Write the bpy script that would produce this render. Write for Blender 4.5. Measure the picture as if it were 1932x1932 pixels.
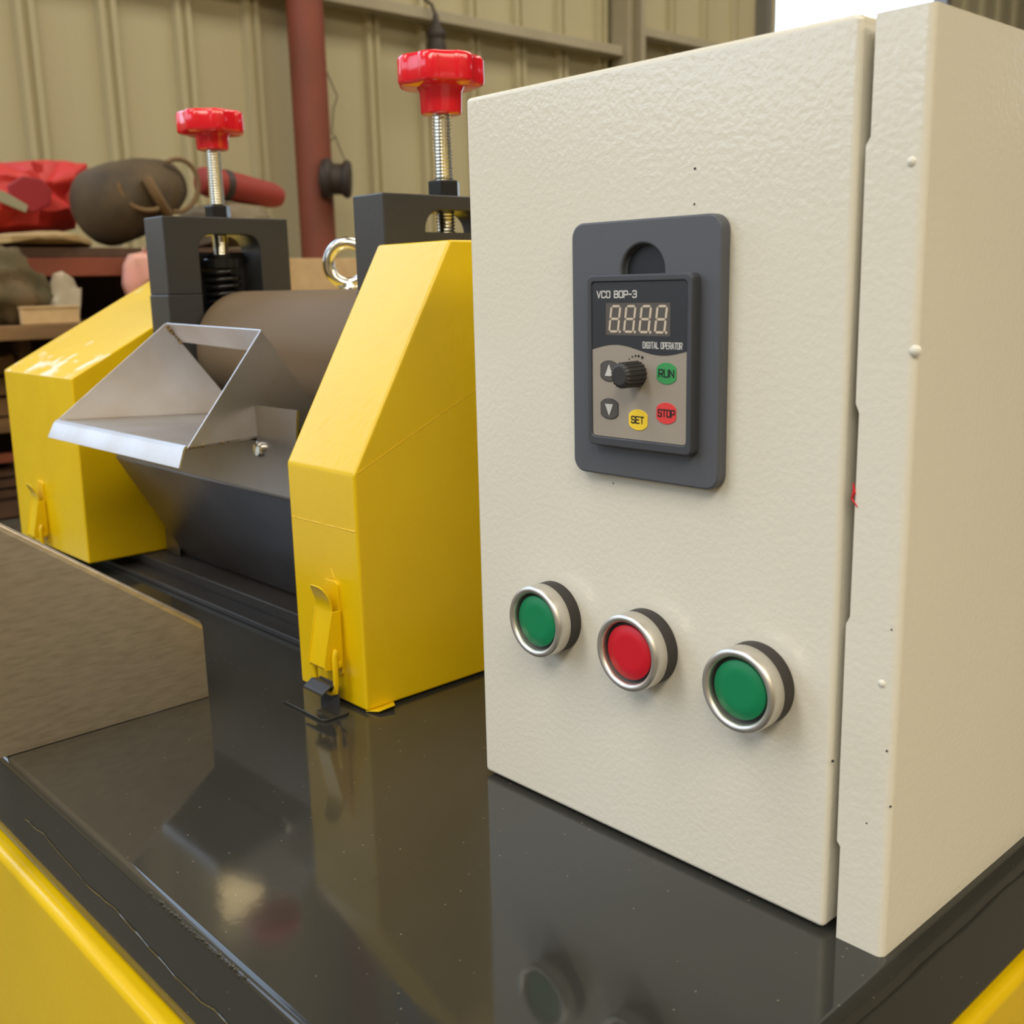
import bpy, bmesh, math, random
from mathutils import Vector, Matrix, noise

for o in list(bpy.data.objects):
    bpy.data.objects.remove(o, do_unlink=True)
scene = bpy.context.scene
COL = scene.collection

# ------------------------------------------------------------------ camera
CAM = Vector((0.35244, -0.30263, 0.22429))
RX = Vector((0.679686, 0.733135, -0.023215))      # image right
RY = Vector((0.137915, -0.158817, -0.977628))     # image down
RZ = Vector((-0.720421, 0.661279, -0.209056))     # view direction
FPX = 2010.06
cd = bpy.data.cameras.new('camera')
cam = bpy.data.objects.new('camera', cd)
COL.objects.link(cam)
cam.matrix_world = Matrix(((RX.x, -RY.x, -RZ.x, CAM.x), (RX.y, -RY.y, -RZ.y, CAM.y), (RX.z, -RY.z, -RZ.z, CAM.z), (0, 0, 0, 1)))
cd.sensor_fit = 'HORIZONTAL'
cd.sensor_width = 36.0
cd.lens = 36.0 * FPX / 1932.0
cd.clip_start = 0.01
cd.clip_end = 200
cd.dof.use_dof = True
cd.dof.focus_distance = 0.45
cd.dof.aperture_fstop = 18.0
scene.camera = cam

# ------------------------------------------------------------------ world and light
world = bpy.data.worlds.new('sky')
scene.world = world
world.use_nodes = True
wn = world.node_tree.nodes
wl = world.node_tree.links
bg = wn['Background']
tc = wn.new('ShaderNodeTexCoord')
sep = wn.new('ShaderNodeSeparateXYZ')
ramp = wn.new('ShaderNodeValToRGB')
ramp.color_ramp.elements[0].position = 0.0
ramp.color_ramp.elements[0].color = (0.76, 0.87, 1.0, 1)
ramp.color_ramp.elements[1].position = 0.8
ramp.color_ramp.elements[1].color = (0.50, 0.70, 1.0, 1)
wl.new(tc.outputs['Generated'], sep.inputs[0])
wl.new(sep.outputs['Z'], ramp.inputs[0])
wl.new(ramp.outputs[0], bg.inputs[0])
bg.inputs[1].default_value = 4.2


def area(name, loc, rot, sx, sy, power, color, portal=False):
    l = bpy.data.lights.new(name, 'AREA')
    l.shape = 'RECTANGLE'
    l.size = sx
    l.size_y = sy
    l.energy = power
    l.color = color
    if portal:
        l.cycles.is_portal = True
    o = bpy.data.objects.new(name, l)
    COL.objects.link(o)
    o.location = loc
    o.rotation_euler = rot
    return o


WX = -3.0            # left wall plane
FLOOR = -0.80
ROOF = 3.30
# daylight comes through the open doorways in the left wall (portals guide it) and the front roof light; the roof fills are added
area('window_portal', (WX - 0.02, -0.25, 2.22), (0, -math.pi / 2, 0), 1.55, 2.3, 1, (1, 1, 1), True)
area('side_window_portal', (WX - 0.02, -3.95, 2.02), (0, -math.pi / 2, 0), 1.95, 3.3, 1, (1, 1, 1), True)
area('front_window_portal', (-1.2, -6.02, 2.15), (-math.pi / 2, 0, math.pi), 3.2, 1.5, 1, (1, 1, 1), True)
area('low_window_portal', (WX - 0.02, -1.1, 1.03), (0, -math.pi / 2, 0), 0.8, 0.75, 1, (1, 1, 1), True)
area('far_doorway_portal', (WX - 0.02, 5.46, 0.75), (0, -math.pi / 2, 0), 3.0, 1.88, 1, (1, 1, 1), True)
area('roof_fill', (-0.8, -2.6, ROOF - 0.05), (0, 0, 0), 1.2, 4.0, 100, (1.0, 0.97, 0.92))  # added unseen fill lamp, brightens the cabinet front
area('roof_fill_far', (-0.9, 3.2, ROOF - 0.05), (0, 0, 0), 1.2, 5.0, 115, (1.0, 0.93, 0.80))  # added unseen fill lamp, lifts the far wall
area('roof_fill_right', (4.0, 1.0, ROOF - 0.05), (0, 0, 0), 1.2, 6.0, 210, (1.0, 0.88, 0.66))  # added warm fill lamp, stands in for bounce from the right
area('roof_light_front', (2.5, -3.0, ROOF - 0.05), (0, 0, 0), 1.2, 3.6, 185, (1.0, 0.92, 0.77))

vs = scene.view_settings
vs.view_transform = 'Standard'
vs.look = 'None'
vs.gamma = 1.0
vs.use_curve_mapping = False
vs.exposure = -0.12


# ------------------------------------------------------------------ materials
MATS = {}


def mat(name, col, rough=0.5, metal=0.0, bump=None, spec=0.5, var=None, coat=0.0, rvar=None, aniso=0.0, trans=0.0, alpha=1.0):
    """col: linear rgb. bump=(scale, strength, distance). var=(scale, amount, rgb2)."""
    m = bpy.data.materials.new(name)
    m.use_nodes = True
    nt = m.node_tree
    b = nt.nodes['Principled BSDF']
    b.inputs['Base Color'].default_value = (*col, 1)
    b.inputs['Roughness'].default_value = rough
    b.inputs['Metallic'].default_value = metal
    b.inputs['Specular IOR Level'].default_value = spec
    b.inputs['Coat Weight'].default_value = coat
    b.inputs['Coat Roughness'].default_value = 0.06
    b.inputs['Anisotropic'].default_value = aniso
    b.inputs['Transmission Weight'].default_value = trans
    b.inputs['Alpha'].default_value = alpha
    t = nt.nodes.new('ShaderNodeTexCoord')
    if var:
        n = nt.nodes.new('ShaderNodeTexNoise')
        sc = var[0]
        if isinstance(sc, tuple):
            mp = nt.nodes.new('ShaderNodeMapping')
            mp.inputs['Scale'].default_value = sc
            nt.links.new(t.outputs['Object'], mp.inputs[0])
            nt.links.new(mp.outputs[0], n.inputs['Vector'])
            n.inputs['Scale'].default_value = 1.0
        else:
            nt.links.new(t.outputs['Object'], n.inputs['Vector'])
            n.inputs['Scale'].default_value = sc
        n.inputs['Detail'].default_value = 5
        r = nt.nodes.new('ShaderNodeMapRange')
        r.inputs['From Min'].default_value = 0.3
        r.inputs['From Max'].default_value = 0.7
        r.inputs['To Max'].default_value = var[1]
        nt.links.new(n.outputs['Fac'], r.inputs['Value'])
        mx = nt.nodes.new('ShaderNodeMix')
        mx.data_type = 'RGBA'
        mx.inputs[6].default_value = (*col, 1)
        mx.inputs[7].default_value = (*var[2], 1)
        nt.links.new(r.outputs[0], mx.inputs[0])
        nt.links.new(mx.outputs[2], b.inputs['Base Color'])
    if rvar:
        n = nt.nodes.new('ShaderNodeTexNoise')
        n.inputs['Scale'].default_value = rvar[0]
        n.inputs['Detail'].default_value = 6
        nt.links.new(t.outputs['Object'], n.inputs['Vector'])
        r = nt.nodes.new('ShaderNodeMapRange')
        r.inputs['From Min'].default_value = 0.3
        r.inputs['From Max'].default_value = 0.7
        r.inputs['To Min'].default_value = rvar[1]
        r.inputs['To Max'].default_value = rvar[2]
        nt.links.new(n.outputs['Fac'], r.inputs['Value'])
        nt.links.new(r.outputs[0], b.inputs['Roughness'])
    if bump:
        n = nt.nodes.new('ShaderNodeTexNoise')
        sc = bump[0]
        if isinstance(sc, tuple):
            mp = nt.nodes.new('ShaderNodeMapping')
            mp.inputs['Scale'].default_value = sc
            nt.links.new(t.outputs['Object'], mp.inputs[0])
            nt.links.new(mp.outputs[0], n.inputs['Vector'])
            n.inputs['Scale'].default_value = 1.0
        else:
            nt.links.new(t.outputs['Object'], n.inputs['Vector'])
            n.inputs['Scale'].default_value = sc
        n.inputs['Detail'].default_value = 2
        bp = nt.nodes.new('ShaderNodeBump')
        bp.inputs['Strength'].default_value = bump[1]
        bp.inputs['Distance'].default_value = bump[2]
        nt.links.new(n.outputs['Fac'], bp.inputs['Height'])
        nt.links.new(bp.outputs[0], b.inputs['Normal'])
    MATS[name] = m
    return m


def srgb(r, g, b):
    f = lambda c: (c / 255 / 12.92) if c / 255 <= 0.04045 else ((c / 255 + 0.055) / 1.055) ** 2.4
    return (f(r), f(g), f(b))


mat('cabinet_paint', srgb(226, 221, 206), 0.17, bump=(440, 0.26, 0.0006), var=(9, 0.25, srgb(218, 211, 192)))
mat('dark_gap', srgb(40, 38, 36), 0.6)
mat('slate_plastic', srgb(84, 86, 92), 0.5, bump=(2500, 0.25, 0.0001))
mat('module_plastic', srgb(66, 68, 74), 0.42)
mat('recess_shade', srgb(30, 32, 38), 0.5)
mat('label_black', srgb(46, 48, 54), 0.38)
mat('label_grey', srgb(158, 148, 135), 0.45)
mat('display_window', srgb(92, 88, 86), 0.25)
mat('segment_grey', srgb(205, 190, 170), 0.5)
mat('print_white', srgb(205, 203, 198), 0.5)
mat('print_black', srgb(22, 20, 20), 0.5)
mat('key_grey', srgb(82, 78, 74), 0.5)
mat('key_green', srgb(58, 150, 84), 0.5)
mat('key_red', srgb(222, 62, 60), 0.5)
mat('key_yellow', srgb(245, 208, 50), 0.5)
mat('black_plastic', srgb(52, 50, 50), 0.42)
mat('collar_rubber', srgb(50, 46, 44), 0.6, bump=(1500, 0.3, 0.0001))
mat('satin_metal', srgb(222, 217, 208), 0.42, 1.0)
mat('well_dark', srgb(22, 26, 24), 0.4)
mat('lens_green', srgb(0, 128, 78), 0.48)
mat('lens_red', srgb(205, 14, 36), 0.48)
mat('yellow_paint', srgb(234, 197, 8), 0.26, bump=(230, 0.32, 0.0004), var=(14, 0.35, srgb(218, 174, 8)))
mat('yellow_flecked', srgb(234, 197, 8), 0.28, bump=(160, 0.25, 0.0004), var=(30, 0.3, srgb(218, 174, 8)))
mat('weld_yellow', srgb(240, 196, 30), 0.3, bump=(900, 0.6, 0.0005))
mat('table_black', srgb(50, 50, 47), 0.08, bump=(150, 0.05, 0.0003), rvar=(25, 0.04, 0.11), var=(18, 0.3, srgb(60, 58, 52)))
mat('black_paint', srgb(60, 60, 62), 0.36, bump=(300, 0.25, 0.0003), var=(25, 0.4, srgb(50, 50, 50)))
mat('rail_black', srgb(38, 38, 40), 0.45, bump=(200, 0.3, 0.0004), var=((8, 30, 30), 0.8, srgb(58, 54, 50)))
mat('brushed_steel', srgb(192, 180, 162), 0.38, 0.75, bump=((14, 160, 700), 0.12, 0.0002), var=((6, 90, 420), 0.5, srgb(150, 136, 118)))
mat('hopper_steel', srgb(204, 203, 206), 0.36, 0.85, bump=(90, 0.08, 0.0004), var=(22, 0.5, srgb(170, 156, 136)))
mat('dull_steel', srgb(164, 160, 160), 0.34, 1.0, bump=(90, 0.08, 0.0004), var=(16, 0.6, srgb(134, 128, 124)))
mat('weld_burn', srgb(150, 128, 90), 0.5, 0.8, bump=(700, 0.6, 0.0006))
mat('roller_steel', srgb(112, 94, 72), 0.62, 0.0, bump=((4, 260, 260), 0.08, 0.0003), var=((3, 26, 26), 0.35, srgb(104, 88, 68)), spec=0.25)
mat('zinc', srgb(226, 224, 216), 0.16, 1.0)
mat('black_oxide', srgb(36, 36, 38), 0.22, 0.3)
mat('red_plastic', srgb(232, 28, 46), 0.18, coat=0.3)
mat('wall_sheet', srgb(190, 180, 144), 0.55, var=((0.8, 2.4, 0.5), 0.5, srgb(174, 163, 127)))
mat('wall_steel', srgb(176, 166, 140), 0.55, var=(5, 0.5, srgb(150, 138, 112)))
mat('wall_steel_dark', srgb(120, 116, 110), 0.6)
mat('pipe_red', srgb(142, 72, 54), 0.6, var=(7, 0.7, srgb(118, 66, 46)), bump=(60, 0.2, 0.002))
mat('concrete', srgb(98, 92, 80), 0.85, var=(1.2, 0.6, srgb(78, 72, 62)))
mat('roof_sheet', srgb(150, 140, 112), 0.7)
mat('back_wall', srgb(150, 136, 104), 0.7)
mat('rust_red', srgb(140, 70, 46), 0.65, var=(9, 0.7, srgb(112, 62, 42)))
mat('board_wood', srgb(146, 112, 74), 0.7, var=((30, 4, 30), 0.8, srgb(104, 78, 50)))
mat('pale_wood', srgb(216, 184, 138), 0.7, var=((6, 30, 30), 0.6, srgb(192, 158, 112)))
mat('dark_wood', srgb(92, 66, 48), 0.8, var=((6, 30, 30), 0.6, srgb(60, 44, 34)))
mat('tarp_red', srgb(206, 52, 46), 0.5)
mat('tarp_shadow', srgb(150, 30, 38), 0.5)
mat('bag_brown', srgb(94, 76, 48), 0.7, var=(11, 0.9, srgb(58, 46, 32)))
mat('strap_brown', srgb(122, 96, 62), 0.7)
mat('cloth_tan', srgb(176, 148, 100), 0.85, var=(16, 0.6, srgb(146, 118, 76)))
mat('sack_grey', srgb(136, 122, 98), 0.85, var=(14, 0.6, srgb(108, 94, 74)))
mat('sack_brown', srgb(108, 88, 60), 0.85, var=(18, 0.9, srgb(70, 68, 42)))
mat('roll_red', srgb(150, 54, 44), 0.7)
mat('pink_cloth', srgb(226, 160, 150), 0.7, var=(14, 0.6, srgb(214, 176, 140)))
mat('clear_film', srgb(226, 214, 190), 0.2, alpha=0.55)
mat('dark_iron', srgb(58, 48, 42), 0.6)
mat('wire_dark', srgb(90, 82, 62), 0.6)
mat('lit_sheet', srgb(240, 222, 170), 0.6)
MATS['lit_sheet'].node_tree.nodes['Principled BSDF'].inputs['Emission Color'].default_value = (*srgb(255, 228, 170), 1)
MATS['lit_sheet'].node_tree.nodes['Principled BSDF'].inputs['Emission Strength'].default_value = 3.5
mat('grey_fabric', srgb(150, 146, 120), 0.7)


# flecked yellow: pale patches mixed into the colour by noise
def add_pale_flecks():
    m = MATS['yellow_flecked']
    nt = m.node_tree
    b = nt.nodes['Principled BSDF']
    t = nt.nodes.new('ShaderNodeTexCoord')
    n = nt.nodes.new('ShaderNodeTexNoise')
    n.inputs['Scale'].default_value = 42
    n.inputs['Detail'].default_value = 5
    nt.links.new(t.outputs['Object'], n.inputs['Vector'])
    sp = nt.nodes.new('ShaderNodeSeparateXYZ')
    nt.links.new(t.outputs['Object'], sp.inputs[0])
    # pale patches lie near the bend at the front of the lid (object z about 0.15..0.17)
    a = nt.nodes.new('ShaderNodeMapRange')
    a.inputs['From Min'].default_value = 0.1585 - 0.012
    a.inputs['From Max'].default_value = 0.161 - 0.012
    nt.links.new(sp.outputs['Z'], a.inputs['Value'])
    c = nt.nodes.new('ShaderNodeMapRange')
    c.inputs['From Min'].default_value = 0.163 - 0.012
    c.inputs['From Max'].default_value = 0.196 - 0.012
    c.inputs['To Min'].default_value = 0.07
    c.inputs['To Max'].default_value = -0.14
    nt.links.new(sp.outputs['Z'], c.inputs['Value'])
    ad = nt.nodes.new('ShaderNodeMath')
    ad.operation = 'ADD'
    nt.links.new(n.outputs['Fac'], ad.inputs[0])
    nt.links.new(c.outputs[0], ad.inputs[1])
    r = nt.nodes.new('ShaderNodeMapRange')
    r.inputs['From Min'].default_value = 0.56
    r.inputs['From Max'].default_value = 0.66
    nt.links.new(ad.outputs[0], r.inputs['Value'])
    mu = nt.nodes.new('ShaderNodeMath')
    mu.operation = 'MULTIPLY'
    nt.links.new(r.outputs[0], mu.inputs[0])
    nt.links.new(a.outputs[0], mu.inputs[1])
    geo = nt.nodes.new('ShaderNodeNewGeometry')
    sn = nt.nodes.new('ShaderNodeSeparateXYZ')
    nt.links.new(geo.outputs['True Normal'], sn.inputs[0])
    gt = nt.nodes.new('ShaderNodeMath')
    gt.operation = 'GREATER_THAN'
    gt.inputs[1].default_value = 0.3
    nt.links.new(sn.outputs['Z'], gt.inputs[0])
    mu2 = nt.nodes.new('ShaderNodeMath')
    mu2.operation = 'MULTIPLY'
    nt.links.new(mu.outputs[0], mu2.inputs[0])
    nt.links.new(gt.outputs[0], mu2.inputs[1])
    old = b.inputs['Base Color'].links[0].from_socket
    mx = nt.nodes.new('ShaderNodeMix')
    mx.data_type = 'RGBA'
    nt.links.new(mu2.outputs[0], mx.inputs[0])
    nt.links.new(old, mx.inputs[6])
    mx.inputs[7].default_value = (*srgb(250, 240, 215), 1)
    nt.links.new(mx.outputs[2], b.inputs['Base Color'])


add_pale_flecks()


# fine dust, scratches on the glossy table
def add_dust():
    m = MATS['table_black']
    nt = m.node_tree
    b = nt.nodes['Principled BSDF']
    t = nt.nodes.new('ShaderNodeTexCoord')
    v = nt.nodes.new('ShaderNodeTexVoronoi')
    v.inputs['Scale'].default_value = 130
    nt.links.new(t.outputs['Object'], v.inputs['Vector'])
    r = nt.nodes.new('ShaderNodeMapRange')
    r.inputs['From Min'].default_value = 0.03
    r.inputs['From Max'].default_value = 0.06
    r.inputs['To Min'].default_value = 0.55
    r.inputs['To Max'].default_value = 0.0
    nt.links.new(v.outputs['Distance'], r.inputs['Value'])
    old = b.inputs['Base Color'].links[0].from_socket
    mx = nt.nodes.new('ShaderNodeMix')
    mx.data_type = 'RGBA'
    nt.links.new(r.outputs[0], mx.inputs[0])
    nt.links.new(old, mx.inputs[6])
    mx.inputs[7].default_value = (*srgb(150, 140, 120), 1)
    nt.links.new(mx.outputs[2], b.inputs['Base Color'])


add_dust()


# ------------------------------------------------------------------ mesh helpers
class MB:
    def __init__(self):
        self.v = []
        self.f = []

    def add(self, vs_, fs):
        n = len(self.v)
        self.v += [tuple(p) for p in vs_]
        self.f += [tuple(i + n for i in f) for f in fs]
        return self

    def box(self, x0, x1, y0, y1, z0, z1):
        return self.add([(x, y, z) for x in (x0, x1) for y in (y0, y1) for z in (z0, z1)],
                        [(0, 1, 3, 2), (4, 6, 7, 5), (0, 4, 5, 1), (2, 3, 7, 6), (0, 2, 6, 4), (1, 5, 7, 3)])

    def prism(self, poly, axis, a, b):
        """poly: 2-D outline; axis: the extrusion axis; the others keep x<y<z order."""
        def mk(p, t):
            return {'x': (t, p[0], p[1]), 'y': (p[0], t, p[1]), 'z': (p[0], p[1], t)}[axis]
        n = len(poly)
        vs_ = [mk(p, a) for p in poly] + [mk(p, b) for p in poly]
        fs = [tuple(range(n)), tuple(range(2 * n - 1, n - 1, -1))]
        fs += [(i, i + n, (i + 1) % n + n, (i + 1) % n) for i in range(n)]
        return self.add(vs_, fs)

    def sheet(self, pts, t):
        """solid plate from a planar polygon, thickness t along its normal."""
        pts = [Vector(p) for p in pts]
        nrm = (pts[1] - pts[0]).cross(pts[2] - pts[0]).normalized()
        n = len(pts)
        vs_ = pts + [p + nrm * t for p in pts]
        fs = [tuple(range(n - 1, -1, -1)), tuple(range(n, 2 * n))]
        fs += [(i, (i + 1) % n, (i + 1) % n + n, i + n) for i in range(n)]
        return self.add(vs_, fs)

    def lathe(self, prof, origin, axis, seg=48, ripple=None):
        """prof: (radius, height) pairs along axis from origin; closed by end caps."""
        o = Vector(origin)
        ax = Vector(axis).normalized()
        e1 = ax.orthogonal().normalized()
        if abs(ax.z) < 0.9:
            e1 = ax.cross(Vector((0, 0, 1))).normalized()
        else:
            e1 = Vector((1, 0, 0))
        e2 = ax.cross(e1)
        vs_ = []
        for r, h in prof:
            for i in range(seg):
                a = 2 * math.pi * i / seg
                rr = r * (ripple(a) if ripple else 1)
                vs_.append(o + ax * h + (e1 * math.cos(a) + e2 * math.sin(a)) * rr)
        fs = []
        for j in range(len(prof) - 1):
            for i in range(seg):
                k = (i + 1) % seg
                fs.append((j * seg + i, j * seg + k, (j + 1) * seg + k, (j + 1) * seg + i))
        fs.append(tuple(range(seg - 1, -1, -1)))
        m = (len(prof) - 1) * seg
        fs.append(tuple(range(m, m + seg)))
        return self.add(vs_, fs)

    def tube(self, pts, r, seg=10, closed=False):
        pts = [Vector(p) for p in pts]
        n = len(pts)
        rs = r if isinstance(r, (list, tuple)) else [r] * n
        vs_ = []
        prev = None
        for i, p in enumerate(pts):
            a = pts[(i - 1) % n] if (closed or i > 0) else p
            b = pts[(i + 1) % n] if (closed or i < n - 1) else p
            t = (b - a).normalized()
            if prev is None:
                e1 = t.orthogonal().normalized()
            else:
                e1 = (prev - t * prev.dot(t)).normalized()
            prev = e1
            e2 = t.cross(e1)
            for k in range(seg):
                an = 2 * math.pi * k / seg
                vs_.append(p + (e1 * math.cos(an) + e2 * math.sin(an)) * rs[i])
        fs = []
        for i in range(n if closed else n - 1):
            j = (i + 1) % n
            for k in range(seg):
                l = (k + 1) % seg
                fs.append((i * seg + k, i * seg + l, j * seg + l, j * seg + k))
        if not closed:
            fs.append(tuple(range(seg - 1, -1, -1)))
            fs.append(tuple(range((n - 1) * seg, n * seg)))
        return self.add(vs_, fs)

    def build(self, name, material, parent=None, bevel=0.0, seg=3, angle=35, smooth=True, origin=None):
        off = Vector((0, 0, 0))
        q = parent
        while q is not None:
            off += q.location
            q = q.parent
        if origin is not None:
            off = off + (Vector(origin) - off)
        me = bpy.data.meshes.new(name)
        me.from_pydata([(p[0] - off.x, p[1] - off.y, p[2] - off.z) for p in self.v], [], self.f)
        bm = bmesh.new()
        bm.from_mesh(me)
        bmesh.ops.recalc_face_normals(bm, faces=bm.faces)
        bm.to_mesh(me)
        bm.free()
        me.materials.append(MATS[material])
        if smooth:
            me.shade_smooth()
            me.set_sharp_from_angle(angle=math.radians(angle))
        o = bpy.data.objects.new(name, me)
        COL.objects.link(o)
        if parent is not None:
            o.parent = parent
            if origin is not None:
                base = Vector((0, 0, 0))
                q = parent
                while q is not None:
                    base += q.location
                    q = q.parent
                o.location = Vector(origin) - base
        elif origin is not None:
            o.location = origin
        if bevel:
            md = o.modifiers.new('bevel', 'BEVEL')
            md.width = bevel
            md.segments = seg
            md.limit_method = 'ANGLE'
            md.angle_limit = math.radians(30)
            md.harden_normals = True
        return o


def tag(o, label=None, cat=None, group=None, kind=None):
    if label:
        o['label'] = label
    if cat:
        o['category'] = cat
    if group:
        o['group'] = group
    if kind:
        o['kind'] = kind
    return o


def thing(name, loc, label, cat, group=None):
    o = bpy.data.objects.new(name, None)
    COL.objects.link(o)
    o.location = loc
    o.empty_display_size = 0.02
    return tag(o, label, cat, group)


def cut(o, cutter_mb):
    """boolean difference, applied at once; the cutter is removed."""
    c = cutter_mb.build('cutter', 'dark_gap')
    w = Vector((0, 0, 0))
    q = o
    while q is not None:
        w += q.location
        q = q.parent
    c.location = -w
    keep_parent = o.parent
    loc = o.location.copy()
    o.parent = None
    o.location = (0, 0, 0)
    md = o.modifiers.new('cut', 'BOOLEAN')
    md.operation = 'DIFFERENCE'
    md.solver = 'EXACT'
    md.object = c
    # cut comes before any bevel
    if len(o.modifiers) > 1:
        o.modifiers.move(len(o.modifiers) - 1, 0)
    bev = [m for m in o.modifiers if m.type == 'BEVEL']
    for m in bev:
        m.show_viewport = False
    bpy.context.view_layer.update()
    dg = bpy.context.evaluated_depsgraph_get()
    me = bpy.data.meshes.new_from_object(o.evaluated_get(dg))
    o.modifiers.remove(md)
    old = o.data
    o.data = me
    bpy.data.meshes.remove(old)
    for m in bev:
        m.show_viewport = True
    me.shade_smooth()
    me.set_sharp_from_angle(angle=math.radians(35))
    bpy.data.objects.remove(c, do_unlink=True)
    o.parent = keep_parent
    o.location = loc
    return o


def rrect(x0, x1, z0, z1, r, n=6):
    pts = []
    for cx, cz, a0 in ((x1 - r, z1 - r, 0), (x0 + r, z1 - r, 90), (x0 + r, z0 + r, 180), (x1 - r, z0 + r, 270)):
        for i in range(n + 1):
            a = math.radians(a0 + 90 * i / n)
            pts.append((cx + r * math.cos(a), cz + r * math.sin(a)))
    return pts


def at(u, v, x=None, y=None, z=None):
    """world point seen at photo pixel (u, v) on the given plane."""
    d = RX * ((u - 966) / FPX) + RY * ((v - 966) / FPX) + RZ
    if x is not None:
        t = (x - CAM.x) / d.x
    elif y is not None:
        t = (y - CAM.y) / d.y
    else:
        t = (z - CAM.z) / d.z
    return CAM + d * t


# ------------------------------------------------------------------ the hall
def structure(o):
    o['kind'] = 'structure'
    return o


structure(MB().box(-16, 6, -9, 16, FLOOR - 0.1, FLOOR).build('floor', 'concrete'))
structure(MB().box(WX - 0.1, 6, -6, 13, ROOF, ROOF + 0.05).build('ceiling', 'roof_sheet'))
structure(MB().box(5.5, 5.6, -6, 13, FLOOR, ROOF).build('wall_right', 'back_wall'))
def holed(y0, y1, x0, x1, z0, z1):
    mb = MB()
    mb.box(WX, x0, y0, y1, FLOOR, ROOF).box(x1, 5.5, y0, y1, FLOOR, ROOF)
    mb.box(x0, x1, y0, y1, FLOOR, z0).box(x0, x1, y0, y1, z1, ROOF)
    return mb


structure(holed(12.9, 13, 2.6, 5.2, 2.1, 3.1).build('wall_back', 'back_wall'))
structure(holed(-6, -5.9, -2.8, 0.4, 1.4, 2.9).build('wall_front', 'back_wall'))

wall = structure(thing('wall_left', (WX, 0, FLOOR), None, None))
PITCH = 0.2435
Y0 = 0.915
D1 = (-1.42, 0.90)       # high window band, left of the picture
D3 = (-5.6, -2.3)       # second high window towards the front
DD = (-1.42, -0.73)     # lower window under it
SILLD = 0.60
D2 = (4.52, 6.40)       # far doorway, seen above the cabinet
SILL1, HEAD1, HEAD2 = 1.45, 3.00, 2.30


def panel_profile():
    p = PITCH
    h = 0.026
    # rib at the panel's centre (a flat-topped rib with a shallow groove beside it)
    return [(-p / 2, 0), (-0.034, 0), (-0.026, h), (-0.010, h), (-0.006, h * 0.45), (0.006, h * 0.45), (0.010, h), (0.026, h), (0.034, 0), (p / 2, 0)]


def panel_mesh(z0, z1):
    pr = panel_profile()
    t = 0.004
    poly = [(x, y) for y, x in pr] + [(x - t, y) for y, x in reversed(pr)]
    # poly in (x, y), extruded along z
    return MB().prism(poly, 'z', z0, z1)


protos = {}
i0 = int(math.floor((-5.9 - Y0) / PITCH))
i1 = int(math.ceil((12.9 - Y0) / PITCH))
for i in range(i0, i1):
    yc = Y0 + i * PITCH
    spans = [(0.0, ROOF - FLOOR)]
    if i == 2:          # one translucent sheet set high in the wall
        spans = [(0.0, 1.82 - FLOOR), (2.06 - FLOOR, ROOF - FLOOR)]
    if D3[0] < yc < D3[1]:
        spans = [(HEAD1 - FLOOR, ROOF - FLOOR), (0.0, 1.05 - FLOOR)]
    if D1[0] < yc < D1[1]:
        spans = [(HEAD1 - FLOOR, ROOF - FLOOR)]
        spans.append((0.0, (SILLD if DD[0] < yc < DD[1] else SILL1) - FLOOR))
    if D2[0] + 0.06 < yc < D2[1]:
        spans = [(HEAD2 - FLOOR, ROOF - FLOOR)]
    for key in spans:
        if key not in protos:
            o = panel_mesh(*key).build('wall_panel', 'wall_sheet', smooth=False)
            protos[key] = o
        else:
            o = protos[key].copy()
            COL.objects.link(o)
        o.parent = wall
        o.location = (0, yc, 0)


def trim(n, mb, m, bevel=0.003):
    return structure(mb.build('trim_%d' % n, m, bevel=bevel))


def channel(y0, y1, z, x0, x1, h):
    """C-section girt lying against the wall."""
    t = 0.004
    poly = [(x0, z), (x1, z), (x1, z - 0.014), (x1 - t, z - 0.014), (x1 - t, z - t), (x0 + t, z - t), (x0 + t, z - h), (x1 - t, z - h), (x1 - t, z - h + 0.01), (x1, z - h + 0.01), (x1, z - h - t), (x0, z - h - t)]
    mb = MB()
    n = len(poly)
    vs_ = [(p[0], y0, p[1]) for p in poly] + [(p[0], y1, p[1]) for p in poly]
    fs = [tuple(range(n)), tuple(range(2 * n - 1, n - 1, -1))] + [(i, (i + 1) % n, (i + 1) % n + n, i + n) for i in range(n)]
    mb.add(vs_, fs)
    return mb


XG = WX + 0.022
structure(MB().box(WX - 0.004, WX + 0.004, 1.28, 1.524, 1.82, 2.06).build('window_1', 'lit_sheet'))
trim(1, MB().box(XG, XG + 0.075, 0.35, 3.40, 1.175, 1.215), 'wall_steel')
trim(2, MB().box(XG, XG + 0.075, 3.52, 4.52, 1.275, 1.312), 'wall_steel')
hb = MB()
hb.box(XG, XG + 0.10, 3.405, 3.413, FLOOR, ROOF)
hb.box(XG + 0.046, XG + 0.052, 3.413, 3.492, FLOOR, ROOF)
hb.box(XG, XG + 0.10, 3.492, 3.520, FLOOR, ROOF)
structure(hb.build('trim_3', 'wall_steel', bevel=0.002))
trim(4, MB().box(WX - 0.02, XG + 0.05, 4.505, 4.545, FLOOR, HEAD2), 'wall_steel_dark')
trim(5, MB().box(WX - 0.02, XG + 0.05, 6.38, 6.44, FLOOR, HEAD2), 'wall_steel_dark')
trim(6, MB().box(WX - 0.02, XG + 0.05, 4.505, 6.44, HEAD2, HEAD2 + 0.06), 'wall_steel_dark')
trim(7, MB().box(WX - 0.02, XG + 0.05, 0.93, 0.97, SILL1, HEAD1), 'wall_steel_dark')
trim(9, MB().box(WX - 0.02, XG + 0.05, DD[1], 0.97, SILL1 - 0.06, SILL1), 'wall_steel_dark')
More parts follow.
